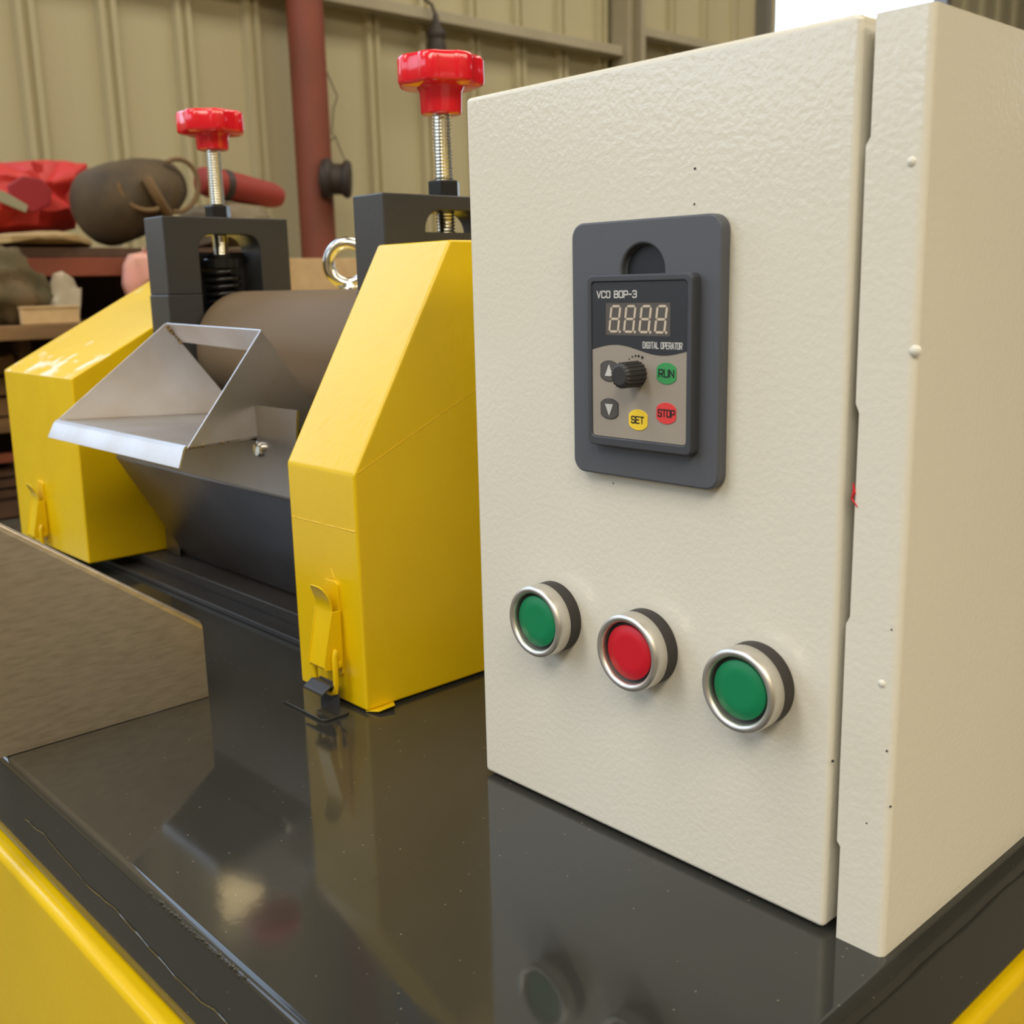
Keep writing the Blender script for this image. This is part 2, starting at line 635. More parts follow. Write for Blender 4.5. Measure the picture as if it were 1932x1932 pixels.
trim(8, MB().box(WX - 0.02, XG + 0.05, D1[0], 0.97, HEAD1, HEAD1 + 0.06), 'wall_steel_dark')

# ------------------------------------------------------------------ machine base
base = thing('machine_stand', (-0.28, 0.22, FLOOR), 'yellow painted machine stand under the black tabletop', 'machine stand')
MB().box(-0.80, 0.2098, -0.1645, 0.62, FLOOR + 0.06, -0.050).build('cabinet_body', 'yellow_paint', base, bevel=0.005, seg=4)
for sx in (-0.76, 0.15):
    for sy in (-0.13, 0.56):
        MB().lathe([(0.025, 0), (0.025, 0.012), (0.012, 0.014), (0.012, 0.062)], (sx + 0.02, sy + 0.02, FLOOR), (0, 0, 1), 20).build('foot', 'black_oxide', base)

top = thing('machine_tabletop', (-0.28, 0.22, -0.05), 'glossy black painted steel tabletop with a folded skirt edge', 'tabletop')
MB().box(-0.79, 0.2055, -0.1575, 0.61, -0.0499, 0.0).build('plate', 'table_black', top, bevel=0.004, seg=4)
# ragged paint edge and weld runs along the skirt
random.seed(4)


def ragged(p0, p1, n, amp, r):
    p0, p1 = Vector(p0), Vector(p1)
    pts = []
    rs = []
    for i in range(n + 1):
        t = i / n
        p = p0.lerp(p1, t)
        pts.append(p + Vector((0, 0, amp * (noise.noise(Vector((t * 9, 3.1, p0.x * 9))) + 0.4 * noise.noise(Vector((t * 31, 1.1, 0)))))))
        rs.append(r * (0.7 + 0.6 * random.random()))
    return MB().tube(pts, rs, 6)


ragged((-0.16, -0.1576, -0.024), (0.16, -0.1576, -0.027), 60, 0.004, 0.00035).build('paint_run', 'table_black', top)
ragged((0.2056, -0.06, -0.009), (0.2056, 0.30, -0.009), 70, 0.0015, 0.0006).build('paint_run', 'table_black', top)
wb = MB()
random.seed(9)
for i in range(26):
    t = i / 25
    x = -0.017 + 0.075 * t
    rr = 0.0007 + 0.0006 * random.random()
    wb.lathe([(rr * 0.3, -rr), (rr, 0), (rr * 0.6, rr * 0.7), (rr * 0.1, rr)], (x, -0.1567, -0.0012 - 0.0012 * random.random()), (0.1, -0.6, 0.7), 8)
wb.build('weld_bead', 'table_black', top)

# ------------------------------------------------------------------ control cabinet
CZ = 0.2990
cab = thing('control_cabinet', (0.1, 0.08, 0), 'cream textured steel control cabinet standing on the black tabletop', 'control cabinet')
W_, N_ = 0.1826, 0.1813
XS = 0.1950
strip = [(XS, 0.0), (XS, CZ - 0.0006), (W_ - 0.0002, CZ - 0.0006), (W_ - 0.0003, 0.2645), (N_ - 0.0004, 0.2620), (N_, 0.1855), (W_, 0.1825), (W_, 0.1163), (N_, 0.1135), (N_ + 0.0002, 0.0362), (W_ + 0.0002, 0.0345), (W_ + 0.0002, 0.0)]
bd = MB().prism(strip, 'y', 0.0010, 0.0062)
rc_ = 0.0026
post = [(XS, 0.16), (XS, 0.0010)] + [(0.2 - rc_ + rc_ * math.sin(math.radians(a)), 0.0010 + rc_ - rc_ * math.cos(math.radians(a))) for a in range(0, 91, 15)] + [(0.2, 0.16)]
bd.prism(post, 'z', 0.0, CZ - 0.0006)
bd.box(0.0022, 0.1830, 0.0160, 0.16, 0.0, CZ - 0.0006).box(0.1830, XS, 0.0062, 0.16, 0.0, CZ - 0.0006)
bd.build('body', 'cabinet_paint', cab)
door = MB().box(0.0, 0.1784, 0.0, 0.0152, 0.0012, CZ + 0.0006).build('door', 'cabinet_paint', cab, bevel=0.0022, seg=4)
MB().box(0.1770, 0.1830, 0.0098, 0.0160, 0.002, CZ - 0.004).build('door_seal', 'dark_gap', cab)
for (u, v, r) in ((1720, 305, 0.0011), (1664, 1290, 0.0010)):
    p = at(u, v, y=0.001)
    MB().lathe([(r * 1.7, -0.0003), (r * 1.1, 0.0003), (r * 0.6, 0.0006), (r * 0.1, 0.0007)], p, (0, -1, 0), 16).build('paint_blister', 'cabinet_paint', cab)
p = at(1727, 662, y=0.001)
MB().lathe([(0.0018, -0.0003), (0.0012, 0.0002), (0.0007, 0.0004), (0.0002, 0.0005)], p, (0.3, -1, 0), 16).build('paint_blister', 'cabinet_paint', cab)
# chips in the paint (dark specks)
for (u, v, r) in ((1083, 1090, 0.0), (1311, 318, 0.0005), (1310, 385, 0.0004), (1157, 912, 0.0003), (1571, 1436, 0.0005), (1673, 1417, 0.0004), (1680, 1522, 0.0004), (1635, 1553, 0.0003), (1682, 1188, 0.0003)):
    if r:
        p = at(u, v, y=0.0009 if u > 1600 else -0.0001)
        MB().lathe([(r, -0.0002), (r * 0.9, 0.00012), (r * 0.3, 0.00016)], p, (0, -1, 0), 7).build('paint_chip', 'dark_gap', cab)
p = at(1609, 935, y=0.0009)
MB().tube([p + Vector((0, 0, 0.004)), p + Vector((0.0005, 0, 0.001)), p + Vector((-0.0003, 0, -0.001)), p + Vector((0.0018, 0, -0.0035))], [0.0002, 0.0006, 0.0004, 0.0002], 6).build('red_paint_mark', 'lens_red', cab)

# ---------------------------------------------------------------- stroke lettering (flat print, 0.1 mm proud)
ST = {
    'V': [[(0, 1), (.5, 0), (1, 1)]],
    'C': [[(1, .84), (1, .88), (.85, 1), (.15, 1), (0, .88), (0, .12), (.15, 0), (.85, 0), (1, .12), (1, .16)]],
    'O': [[(0, .12), (0, .88), (.15, 1), (.85, 1), (1, .88), (1, .12), (.85, 0), (.15, 0), (0, .12)]],
    'B': [[(0, 0), (0, 1), (.8, 1), (.95, .88), (.95, .62), (.82, .52), (0, .52)], [(.82, .52), (1, .42), (1, .12), (.85, 0), (0, 0)]],
    'P': [[(0, 0), (0, 1), (.85, 1), (1, .88), (1, .54), (.85, .42), (0, .42)]],
    '-': [[(.05, .48), (.95, .48)]],
    '3': [[(0, .86), (.15, 1), (.85, 1), (1, .88), (1, .62), (.88, .52), (.35, .52)], [(.88, .52), (1, .42), (1, .12), (.85, 0), (.15, 0), (0, .14)]],
    'D': [[(0, 0), (0, 1), (.75, 1), (1, .84), (1, .16), (.75, 0), (0, 0)]],
    'I': [[(.5, 0), (.5, 1)]],
    'G': [[(1, .76), (1, .88), (.85, 1), (.15, 1), (0, .88), (0, .12), (.15, 0), (.85, 0), (1, .12), (1, .46), (.55, .46)]],
    'T': [[(0, 1), (1, 1)], [(.5, 1), (.5, 0)]],
    'A': [[(0, 0), (.5, 1), (1, 0)], [(.2, .3), (.8, .3)]],
    'L': [[(0, 1), (0, 0), (1, 0)]],
    'E': [[(1, 1), (0, 1), (0, 0), (1, 0)], [(0, .52), (.85, .52)]],
    'R': [[(0, 0), (0, 1), (.85, 1), (1, .88), (1, .56), (.85, .44), (0, .44)], [(.5, .44), (1, 0)]],
    'U': [[(0, 1), (0, .12), (.15, 0), (.85, 0), (1, .12), (1, 1)]],
    'N': [[(0, 0), (0, 1), (1, 0), (1, 1)]],
    'S': [[(1, .8), (1, .88), (.85, 1), (.15, 1), (0, .88), (0, .62), (.15, .52), (.85, .48), (1, .38), (1, .12), (.85, 0), (.15, 0), (0, .12), (0, .2)]],
}


def lettering(text, x0, x1, z0, z1, w, y, narrow='I-'):
    """strokes of width w filling the box (x0..x1, z0..z1) on the plane y."""
    mb = MB()
    adv = []
    for ch in text:
        adv.append(0.55 if ch == ' ' else (0.45 if ch == 'I' else (0.7 if ch == '-' else 1.0)))
    gap = 0.34
    total = sum(adv) + gap * (len(text) - 1)
    s = (x1 - x0 - w) / total
    h = z1 - z0 - w
    x = x0 + w / 2
    for ch, a in zip(text, adv):
        lay = 0
        for line in ST.get(ch, []):
            pts = [Vector((x + p[0] * a * s, z0 + w / 2 + p[1] * h)) for p in line]
            for k in range(len(pts) - 1):
                a_, b_ = pts[k], pts[k + 1]
                d = (b_ - a_)
                if d.length < 1e-9:
                    continue
                d.normalize()
                n = Vector((-d.y, d.x)) * (w / 2)
                e = d * (w * 0.42)
                q = [a_ - e - n, b_ + e - n, b_ + e + n, a_ - e + n]
                mb.add([(c.x, y - lay * 4e-6, c.y) for c in q], [(0, 1, 2, 3)])
                lay += 1
        x += (a + gap) * s
    return mb


# ------------------------------------------------------------------ operator panel
op = thing('operator_panel', (0.0995, 0, 0.1525), 'slate grey digital operator panel with display, knob and keys on the cream cabinet door', 'control panel')
pl = MB().prism(rrect(0.0648, 0.1338, 0.1522, 0.2458, 0.0055), 'y', -0.0050, 0.0001).build('mounting_plate', 'slate_plastic', op)
cx, cz, cr = 0.0995, 0.2278, 0.0100
semi = [(cx + cr * math.cos(math.radians(a)), cz + cr * 0.95 * math.sin(math.radians(a))) for a in range(0, 181, 9)]
semi = [(cx + cr, cz - 0.01)] + semi + [(cx - cr, cz - 0.01)]
cut(pl, MB().prism(semi, 'y', -0.0100, -0.0015))
md = pl.modifiers.new('bevel', 'BEVEL')
md.width = 0.0008
md.segments = 3
md.limit_method = 'ANGLE'
md.angle_limit = math.radians(50)
MB().prism([(cx + (p[0] - cx) * 0.999, p[1]) for p in semi], 'y', -0.0017, -0.0014).build('finger_recess', 'recess_shade', op)  # dark floor sheet, the recess shade is put into its colour
mod = MB().prism(rrect(0.0764, 0.1254, 0.1642, 0.2268, 0.0022), 'y', -0.0086, -0.0042).build('module_body', 'module_plastic', op, bevel=0.0003, seg=2)
# raised rim round the face
rim = MB().prism(rrect(0.0766, 0.1252, 0.1644, 0.2266, 0.0022), 'y', -0.0094, -0.0084).build('rim', 'module_plastic', mod)
cut(rim, MB().prism(rrect(0.0787, 0.1230, 0.1677, 0.2243, 0.0014), 'y', -0.011, -0.007))
md = rim.modifiers.new('bevel', 'BEVEL')
md.width = 0.0004
md.segments = 2
md.limit_method = 'ANGLE'
md.angle_limit = math.radians(50)
YF = -0.0089
# the printed face: black upper field, grey lower field with a wave between
fx0, fx1, fz0, fz1 = 0.0789, 0.1228, 0.1679, 0.2241
wave = []
for i in range(25):
    t = i / 24
    x = fx0 + (fx1 - fx0) * t
    wave.append((x, 0.2001 + 0.0017 * math.sin(2 * math.pi * (t * 1.02 - 0.02)) + 0.0002 * t))
corner = 0.0013
lo = [p for p in rrect(fx0, fx1, fz0, fz1, corner) if p[1] < 0.19]
hi = [p for p in rrect(fx0, fx1, fz0, fz1, corner) if p[1] > 0.21]
MB().prism(lo + list(reversed(wave)), 'y', YF, -0.0085).build('grey_face', 'label_grey', op)
MB().prism(hi + wave, 'y', YF - 0.00005, -0.0085).build('black_face', 'label_black', op)
MB().prism([(0.0857, 0.2053), (0.1156, 0.2053), (0.1156, 0.2168), (0.0857, 0.2168)], 'y', YF - 0.0001, -0.0086).build('display_window', 'display_window', op)


def digit(x0):
    """seven-segment digit, italic; x0 its left foot."""
    w, h, s = 0.0042, 0.0090, 0.0009
    z0 = 0.2066
    sh = 0.0012 / h

    def sk(x, z):
        return (x0 + x + z * sh, YF - 0.0001, z0 + z)
    mb = MB()
    g = 0.00022

    def hseg(zc):
        mb.sheet([sk(s * .6 + g, zc - s / 2 + .0001), sk(w - s * .6 - g, zc - s / 2 + .0001), sk(w - g, zc), sk(w - s * .6 - g, zc + s / 2), sk(s * .6 + g, zc + s / 2), sk(g, zc)], 0.00008)

    def vseg(xc, za, zb):
        mb.sheet([sk(xc - s / 2, za + g + s * .4), sk(xc, za + g), sk(xc + s / 2, za + g + s * .4), sk(xc + s / 2, zb - g - s * .4), sk(xc, zb - g), sk(xc - s / 2, zb - g - s * .4)], 0.00008)
    for zc in (0, h / 2, h):
        hseg(zc)
    for xc in (0, w):
        vseg(xc, 0, h / 2)
        vseg(xc, h / 2, h)
    mb.sheet([sk(w + 0.0009 + 0.0005 * math.cos(a * math.pi / 5), 0.0 + 0.0005 * math.sin(a * math.pi / 5)) for a in range(10)], 0.00008)
    return mb


for i in range(4):
    digit(0.08735 + i * 0.00715).build('display_digit', 'segment_grey', op, smooth=False)
lettering('VCO BOP-3', 0.0812, 0.1005, 0.2185, 0.2212, 0.00046, YF - 0.0001).build('lettering', 'print_white', op, smooth=False)['label'] = 'white lettering VCO BOP-3'
lettering('DIGITAL OPERATOR', 0.1032, 0.1210, 0.2009, 0.2033, 0.00032, YF - 0.0001).build('lettering', 'print_white', op, smooth=False)['label'] = 'white lettering DIGITAL OPERATOR'


def key_outline(cx, cz, r, hw):
    pts = []
    for i in range(40):
        a = 2 * math.pi * i / 40
        x, z = r * 1.35 * math.cos(a), r * math.sin(a)
        x = max(-hw, min(hw, x))
        pts.append((cx + x, cz + z))
    out = []
    for p in pts:
        if not out or (Vector(p) - Vector(out[-1])).length > 1e-6:
            out.append(p)
    return out


for (cx_, cz_, m, txt, x0, x1, h) in ((0.1141, 0.1925, 'key_green', 'RUN', 0.1106, 0.1177, 0.0030), (0.1141, 0.1785, 'key_red', 'STOP', 0.1104, 0.1182, 0.0029), (0.1012, 0.1752, 'key_yellow', 'SET', 0.0980, 0.1041, 0.0028)):
    k = MB().prism(key_outline(cx_, cz_, 0.0038, 0.0044), 'y', YF - 0.00025, YF + 0.0001).build('key', m, op, bevel=0.0001, seg=2)
    lettering(txt, x0, x1, cz_ - h / 2, cz_ + h / 2, 0.00050, YF - 0.0003).build('lettering', 'print_black', k, smooth=False)
for cz_, up in ((0.1922, 1), (0.1783, -1)):
    k = MB().prism(key_outline(0.0873, cz_, 0.0039, 0.0044), 'y', YF - 0.00015, YF + 0.0001).build('key', 'print_black', op)
    MB().prism(key_outline(0.0873, cz_, 0.0037, 0.0042), 'y', YF - 0.00025, YF + 0.0001).build('key_cap', 'key_grey', k, bevel=0.0001, seg=2)
    MB().sheet([(0.0873 - 0.0020, YF - 0.0003, cz_ - up * 0.0018), (0.0873 + 0.0020, YF - 0.0003, cz_ - up * 0.0018), (0.0873, YF - 0.0003, cz_ + up * 0.0026)], 0.00008 * up).build('arrow', 'print_white', k, smooth=False)
for i, a in enumerate((128, 112, 97, 83, 66)):
    r = 0.0060
    c = (0.1006 + r * math.cos(math.radians(a)), YF - 0.00005, 0.1922 + r * math.sin(math.radians(a)))
    rr = 0.00026 + 0.00007 * i
    MB().lathe([(rr, -0.0001), (rr, 0.0001)], c, (0, -1, 0), 12).build('dial_dot', 'print_black', op)
kn = MB().lathe([(0.00445, 0), (0.00440, 0.0085), (0.0040, 0.0095), (0.0034, 0.0098)], (0.1006, YF + 0.0001, 0.1918), (0, -1, 0), 144,
                ripple=lambda a: 1 + 0.055 * (1 if math.sin(18 * a) > 0.0 else -0.6)).build('dial_knob', 'black_plastic', op, angle=50)
MB().lathe([(0.0033, 0), (0.0032, 0.0002), (0.001, 0.0002)], (0.1006, YF - 0.0096, 0.1918), (0, -1, 0), 32).build('knob_cap', 'black_plastic', kn)

# ------------------------------------------------------------------ push buttons
for i, (bx_, bz_, lens, col, lab) in enumerate(((0.0484, 0.0878, 'lens_green', 'green', 'round green push button below the operator panel, farthest from the door gap'),
                                                (0.0985, 0.0865, 'lens_red', 'red', 'round red push button with a satin metal ring between two green ones'),
                                                (0.1490, 0.0852, 'lens_green', 'green', 'round green push button nearest the gap at the cabinet door edge'))):
    b = thing('push_button', (bx_, 0, bz_), lab, 'push button', 'push buttons on the cabinet door')
    o = (bx_, 0.0002, bz_)
    MB().lathe([(0.0146, 0), (0.0149, 0.0006), (0.0149, 0.0062), (0.0145, 0.0066)], o, (0, -1, 0), 64).build('collar', 'collar_rubber', b)
    pr = [(0.0147, 0.0062), (0.0150, 0.0066), (0.0151, 0.0110)]
    for k in range(9):
        a = math.radians(k * 180 / 8)
        pr.append((0.0136 + 0.0015 * math.cos(a), 0.0120 + 0.0015 * math.sin(a)))
    pr += [(0.0120, 0.0112), (0.0119, 0.0090)]
    MB().lathe(pr, o, (0, -1, 0), 64).build('bezel_ring', 'satin_metal', b, angle=40)
    MB().lathe([(0.0120, 0.0080), (0.0121, 0.01065), (0.0116, 0.0108)], o, (0, -1, 0), 48).build('well', 'well_dark', b)
    MB().lathe([(0.0106, 0.0085), (0.0107, 0.0112), (0.0105, 0.0115), (0.0060, 0.0116), (0.001, 0.0116)], o, (0, -1, 0), 48).build('lens', lens, b, angle=60)

# ------------------------------------------------------------------ guards with toggle latches


def latch(parent, lx, y, zoff):
    """toggle latch lying on a face that looks to -y."""
    bp_ = MB().prism(rrect(lx - 0.0070, lx + 0.0070, zoff + 0.012, zoff + 0.0655, 0.003), 'y', y - 0.0014, y + 0.0002).build('latch_plate', 'yellow_paint', parent, bevel=0.0003)
    # lever: channel, bottom standing proud, top curling outwards
    L = MB()
    zs = [(0.0185, -0.0122, 0.0080), (0.0200, -0.0130, 0.0082), (0.030, -0.0108, 0.0080), (0.040, -0.0086, 0.0078), (0.0495, -0.0065, 0.0076), (0.0530, -0.0064, 0.0076), (0.0570, -0.0076, 0.0076), (0.0605, -0.0092, 0.0070), (0.0630, -0.0106, 0.0056), (0.0642, -0.0114, 0.0034)]
    n = len(zs)
    vs_ = []
    for z, dy, hw in zs:
        t = 0.0009
        vs_ += [(lx - hw, y + dy, zoff + z), (lx + hw, y + dy, zoff + z), (lx + hw, y + dy + t, zoff + z + t * 0.4), (lx - hw, y + dy + t, zoff + z + t * 0.4)]
    fs = [(0, 3, 2, 1), (4 * n - 4, 4 * n - 3, 4 * n - 2, 4 * n - 1)]
    for i in range(n - 1):
        for k in range(4):
            l = (k + 1) % 4
            fs.append((4 * i + k, 4 * i + l, 4 * i + 4 + l, 4 * i + 4 + k))
    L.add(vs_, fs)
    lev = L.build('lever', 'yellow_paint', parent, bevel=0.0003, angle=45)
    for s in (-1, 1):
        MB().prism([(y - 0.0130, zoff + 0.0185), (y - 0.0130, zoff + 0.023), (y - 0.0068, zoff + 0.050), (y - 0.0012, zoff + 0.050), (y - 0.0012, zoff + 0.022), (y - 0.006, zoff + 0.0175)], 'x', lx + s * 0.0078 - 0.0005, lx + s * 0.0078 + 0.0005).build('lever_cheek', 'yellow_paint', lev, bevel=0.0002)
        MB().lathe([(0.0022, 0), (0.0022, 0.0012), (0.0012, 0.0016)], (lx + s * 0.0082, y - 0.0045, zoff + 0.0205), (s, 0, 0), 16).build('rivet', 'yellow_paint', lev)
    # wire bail
    pts = [(lx - 0.0100, y - 0.0070, zoff + 0.0285), (lx - 0.0104, y - 0.0080, zoff + 0.026), (lx - 0.0103, y - 0.0080, zoff + 0.010), (lx - 0.0092, y - 0.0080, zoff + 0.0055), (lx - 0.006, y - 0.0080, zoff + 0.004),
           (lx + 0.006, y - 0.0080, zoff + 0.004), (lx + 0.0092, y - 0.0080, zoff + 0.0055), (lx + 0.0103, y - 0.0080, zoff + 0.010), (lx + 0.0104, y - 0.0080, zoff + 0.026), (lx + 0.0100, y - 0.0070, zoff + 0.0285), (lx + 0.010, y - 0.0065, zoff + 0.0288)]
    MB().tube(pts, 0.0016, 10).build('wire_bail', 'yellow_paint', parent)


GYF = 0.002
gr = thing('roller_guard', (-0.131, 0.12, 0), 'narrow tall yellow guard beside the cream cabinet with steep pale sheen slope', 'machine guard', 'yellow guards over the roller ends')
gp = [(GYF, 0.0012), (GYF, 0.1305), (0.0712, 0.2482), (0.205, 0.2482), (0.255, 0.17), (0.255, 0.0012)]
MB().prism(gp, 'x', -0.1640, -0.0985).build('housing', 'yellow_paint', gr, bevel=0.0016, seg=3)
random.seed(2)


def bead(p0, p1, n, r, dash=False):
    p0, p1 = Vector(p0), Vector(p1)
    mb = MB()
    pts, rs = [], []
    for i in range(n + 1):
        pts.append(p0.lerp(p1, i / n))
        rs.append(r * (0.35 + 0.9 * random.random()))
    mb.tube(pts, rs, 7)
    return mb


bead((-0.1615, GYF, 0.0998), (-0.1000, GYF, 0.1003), 40, 0.00032).build('weld_seam', 'weld_yellow', gr)
bead((-0.0985, 0.004, 0.1310), (-0.0985, 0.100, 0.1735), 60, 0.00030).build('weld_seam', 'weld_yellow', gr)
MB().sheet([(-0.1010, 0.003, 0.0002), (-0.0930, 0.006, 0.0014), (-0.0920, 0.016, 0.0024), (-0.0985, 0.020, 0.0010), (-0.1010, 0.014, 0.0003)], 0.0010).build('torn_tab', 'yellow_paint', gr, bevel=0.0003)
MB().sheet([(-0.1295, GYF - 0.0004, 0.0700), (-0.1220, GYF - 0.0004, 0.0710), (-0.1250, GYF - 0.0004, 0.0763), (-0.1268, GYF - 0.0004, 0.0753)], -0.0014).build('paint_drip', 'yellow_paint', gr, bevel=0.0003)
latch(gr, -0.1250, GYF, 0.0045)

gl = thing('roller_guard', (-0.567, 0.12, 0.012), 'wide yellow guard with a gently sloping pale-flecked lid at the far roller end', 'machine guard', 'yellow guards over the roller ends')
GLY = 0.0075
gp = [(GLY, 0.0122), (GLY + 0.002, 0.1608), (0.1850, 0.2535), (0.1890, 0.2535), (0.1890, 0.0122)]
MB().prism(gp, 'x', -0.6450, -0.4892).build('housing', 'yellow_flecked', gl, bevel=0.0016, seg=3)
latch(gl, -0.580, GLY + 0.0005, 0.004)

# latch keeper on the table
kp = thing('latch_keeper', (-0.127, -0.01, 0), 'small black steel latch keeper welded to the tabletop before the narrow guard', 'latch keeper')
MB().prism(rrect(-0.1470, -0.1045, -0.0215, -0.0040, 0.0035), 'z', 0.0001, 0.0016).build('foot_plate', 'table_black', kp, bevel=0.0004)
MB().box(-0.1330, -0.1150, -0.0052, -0.0038, 0.001, 0.0145).build('upright', 'black_paint', kp, bevel=0.0004)
MB().prism([(-0.0052, 0.0118), (-0.0040, 0.0135), (-0.0095, 0.0150), (-0.0150, 0.0118), (-0.0155, 0.0105), (-0.0145, 0.0103), (-0.0092, 0.0136)], 'x', -0.1335, -0.1145).build('hook', 'black_paint', kp, bevel=0.0004)

# ------------------------------------------------------------------ roller stand: rails, blocks, roller
rail = thing('roller_stand_rail', (-0.4, 0.15, 0), 'flat black steel base rail across the tabletop under the roller', 'base rail')
MB().box(-0.655, -0.1655, 0.0520, 0.36, 0.0001, 0.0120).build('rail_plate', 'rail_black', rail, bevel=0.001)
MB().box(-0.655, -0.1655, 0.0360, 0.0519, 0.0001, 0.0040).build('packing_strip', 'rail_black', rail, bevel=0.0008)


def block(name, x0, x1, y0, y1, z1, zs, lab):
    b = thing(name, ((x0 + x1) / 2, (y0 + y1) / 2, 0.012), lab, 'bearing block', 'black bearing blocks holding the roller')
    up = MB().box(x0, x1, y0, y1, zs, z1).build('upper_block', 'black_paint', b, bevel=0.0010, seg=2)
    lo_ = MB().box(x0, x1, y0 - 0.0008, y1 + 0.0008, 0.0121, zs).build('lower_block', 'black_paint', b, bevel=0.0010, seg=2)
    for o in (up, lo_):
        cy = 0.1358
        sl = rrect(cy - 0.0275, cy + 0.0275, 0.128, 0.2690, 0.012, 8)
        cut(o, MB().prism(sl, 'x', x0 - 0.05, x1 + 0.05))
    px_ = x0 if x0 < -0.4 else x1 - 0.003
    MB().box(px_, px_ + 0.0030, 0.1075, 0.1640, 0.126, 0.2560).build('slot_blind', 'black_paint', b)  # added dark blind, stands in for the shade inside the slot
    return b


BL = block('bearing_block', -0.4890, -0.4557, 0.0795, 0.1905, 0.2823, 0.2224, 'black bearing block next to the wide guard with the spring visible in its slot')
BR = block('bearing_block', -0.1960, -0.1655, 0.0775, 0.1900, 0.2778, 0.2224, 'black bearing block behind the narrow yellow guard beside the cabinet')


def screw(x, z_top, z_lobe, z_hub, z_nut, z_blk, phase, lab):
    y = 0.1360
    s = thing('adjusting_screw', (x, y, z_blk), lab, 'adjusting screw', 'red knobbed adjusting screws on the bearing blocks')
    nl = 7

    def rip(a):
        c = math.cos(nl * (a + phase))
        return 1.0 - 0.085 * (0.5 - 0.5 * math.copysign(abs(c) ** 0.55, c))
    R_ = 0.0268
    h = z_top - z_lobe
    MB().lathe([(R_ * 0.90, 0), (R_ * 0.97, 0.0008), (R_, 0.0022), (R_, h - 0.0030), (R_ * 0.965, h - 0.0012), (R_ * 0.90, h - 0.0003), (R_ * 0.3, h + 0.0006)], (x, y, z_lobe), (0, 0, 1), 168, ripple=rip).build('knob_head', 'red_plastic', s, angle=50)
    MB().lathe([(0.0118, 0), (0.0125, 0.0008), (0.0130, z_lobe - z_hub - 0.003), (0.0150, z_lobe - z_hub + 0.001)], (x, y, z_hub), (0, 0, 1), 48).build('knob_hub', 'red_plastic', s, angle=50)
    # thread: stacked V ridges
    pr = []
    z = 0.250
    p = 0.0020
    while z < z_hub + 0.002:
        pr += [(0.0051, z), (0.0063, z + p * 0.45), (0.0063, z + p * 0.55)]
        z += p
    MB().lathe([(r, zz - 0.25) for r, zz in pr], (x, y, 0.25), (0, 0, 1), 28).build('threaded_rod', 'zinc', s, angle=25)
    hexp = [(x + 0.0105 * math.cos(math.radians(60 * i + 12)), y + 0.0105 * math.sin(math.radians(60 * i + 12))) for i in range(6)]
    MB().prism(hexp, 'z', z_blk + 0.0001, z_nut).build('lock_nut', 'black_oxide', s, bevel=0.0009, seg=2)
    return s


screw(-0.4724, 0.3650, 0.3478, 0.3358, 0.2922, 0.2823, 0.25, 'red star knob on a zinc threaded screw in the block by the wide guard')
screw(-0.1808, 0.3600, 0.3424, 0.3268, 0.2877, 0.2778, 0.05, 'red star knob on a zinc threaded screw in the block beside the cream cabinet')

for x, lab in ((-0.4724, 'black coil spring in the slot of the block by the wide guard'), (-0.1808, 'black coil spring in the slot of the block beside the cabinet')):
    sp_ = thing('compression_spring', (x, 0.136, 0.14), lab, 'spring', 'coil springs under the adjusting screws')
    pts = []
    n = 18 * 11
    for i in range(n + 1):
        a = 2 * math.pi * i / 18
        pts.append((x + 0.0128 * math.cos(a), 0.136 + 0.0128 * math.sin(a), 0.176 + 0.0058 * i / 18))
    MB().tube(pts, 0.0022, 8).build('coil', 'black_oxide', sp_, angle=60)
    MB().lathe([(0.0150, 0), (0.0155, 0.0006), (0.0155, 0.0070), (0.0150, 0.0076), (0.009, 0.0076), (0.009, 0.011)], (x, 0.136, 0.2425), (0, 0, 1), 32).build('spring_cap', 'black_oxide', sp_)
    MB().box(x - 0.013, x + 0.013, 0.1120, 0.1600, 0.1300, 0.1735).build('slide_block', 'black_paint', sp_, bevel=0.001)

ro = thing('press_roller', (-0.325, 0.143, 0.1323), 'brownish steel press roller lying between the two black bearing blocks', 'roller')
MB().lathe([(0.0435, 0), (0.0457, 0.0022), (0.0457, 0.2528), (0.0435, 0.2550)], (-0.4545, 0.143, 0.178), (1, 0, 0), 96).build('roller_drum', 'roller_steel', ro)
MB().lathe([(0.012, 0), (0.012, 0.30)], (-0.477, 0.143, 0.178), (1, 0, 0), 32).build('shaft', 'dull_steel', ro)

# ------------------------------------------------------------------ front sheet below the hopper
fsx0, fsx1 = -0.4553, -0.1972
fs_ = thing('roller_front_sheet', (-0.326, 0.05, 0.012), 'dark bent steel front sheet under the feed hopper between the guards', 'cover sheet')
yb, zb = 0.0250, 0.1010
up_poly = [(fsx0, 0.1010), (fsx1, 0.1010), (fsx1, 0.1540), (-0.2455, 0.1540), (-0.2432, 0.1320), (-0.4200, 0.1320), (-0.4190, 0.1540), (fsx0, 0.1540)]
pts = [(x, yb + (z - zb) * 0.11, z) for x, z in up_poly]
n = len(pts)
t_ = 0.0015
sh = MB()
prof = [(yb + 0.0534 * 0.11, 0.1544), (yb + 0.0034 * 0.11, 0.1044)]
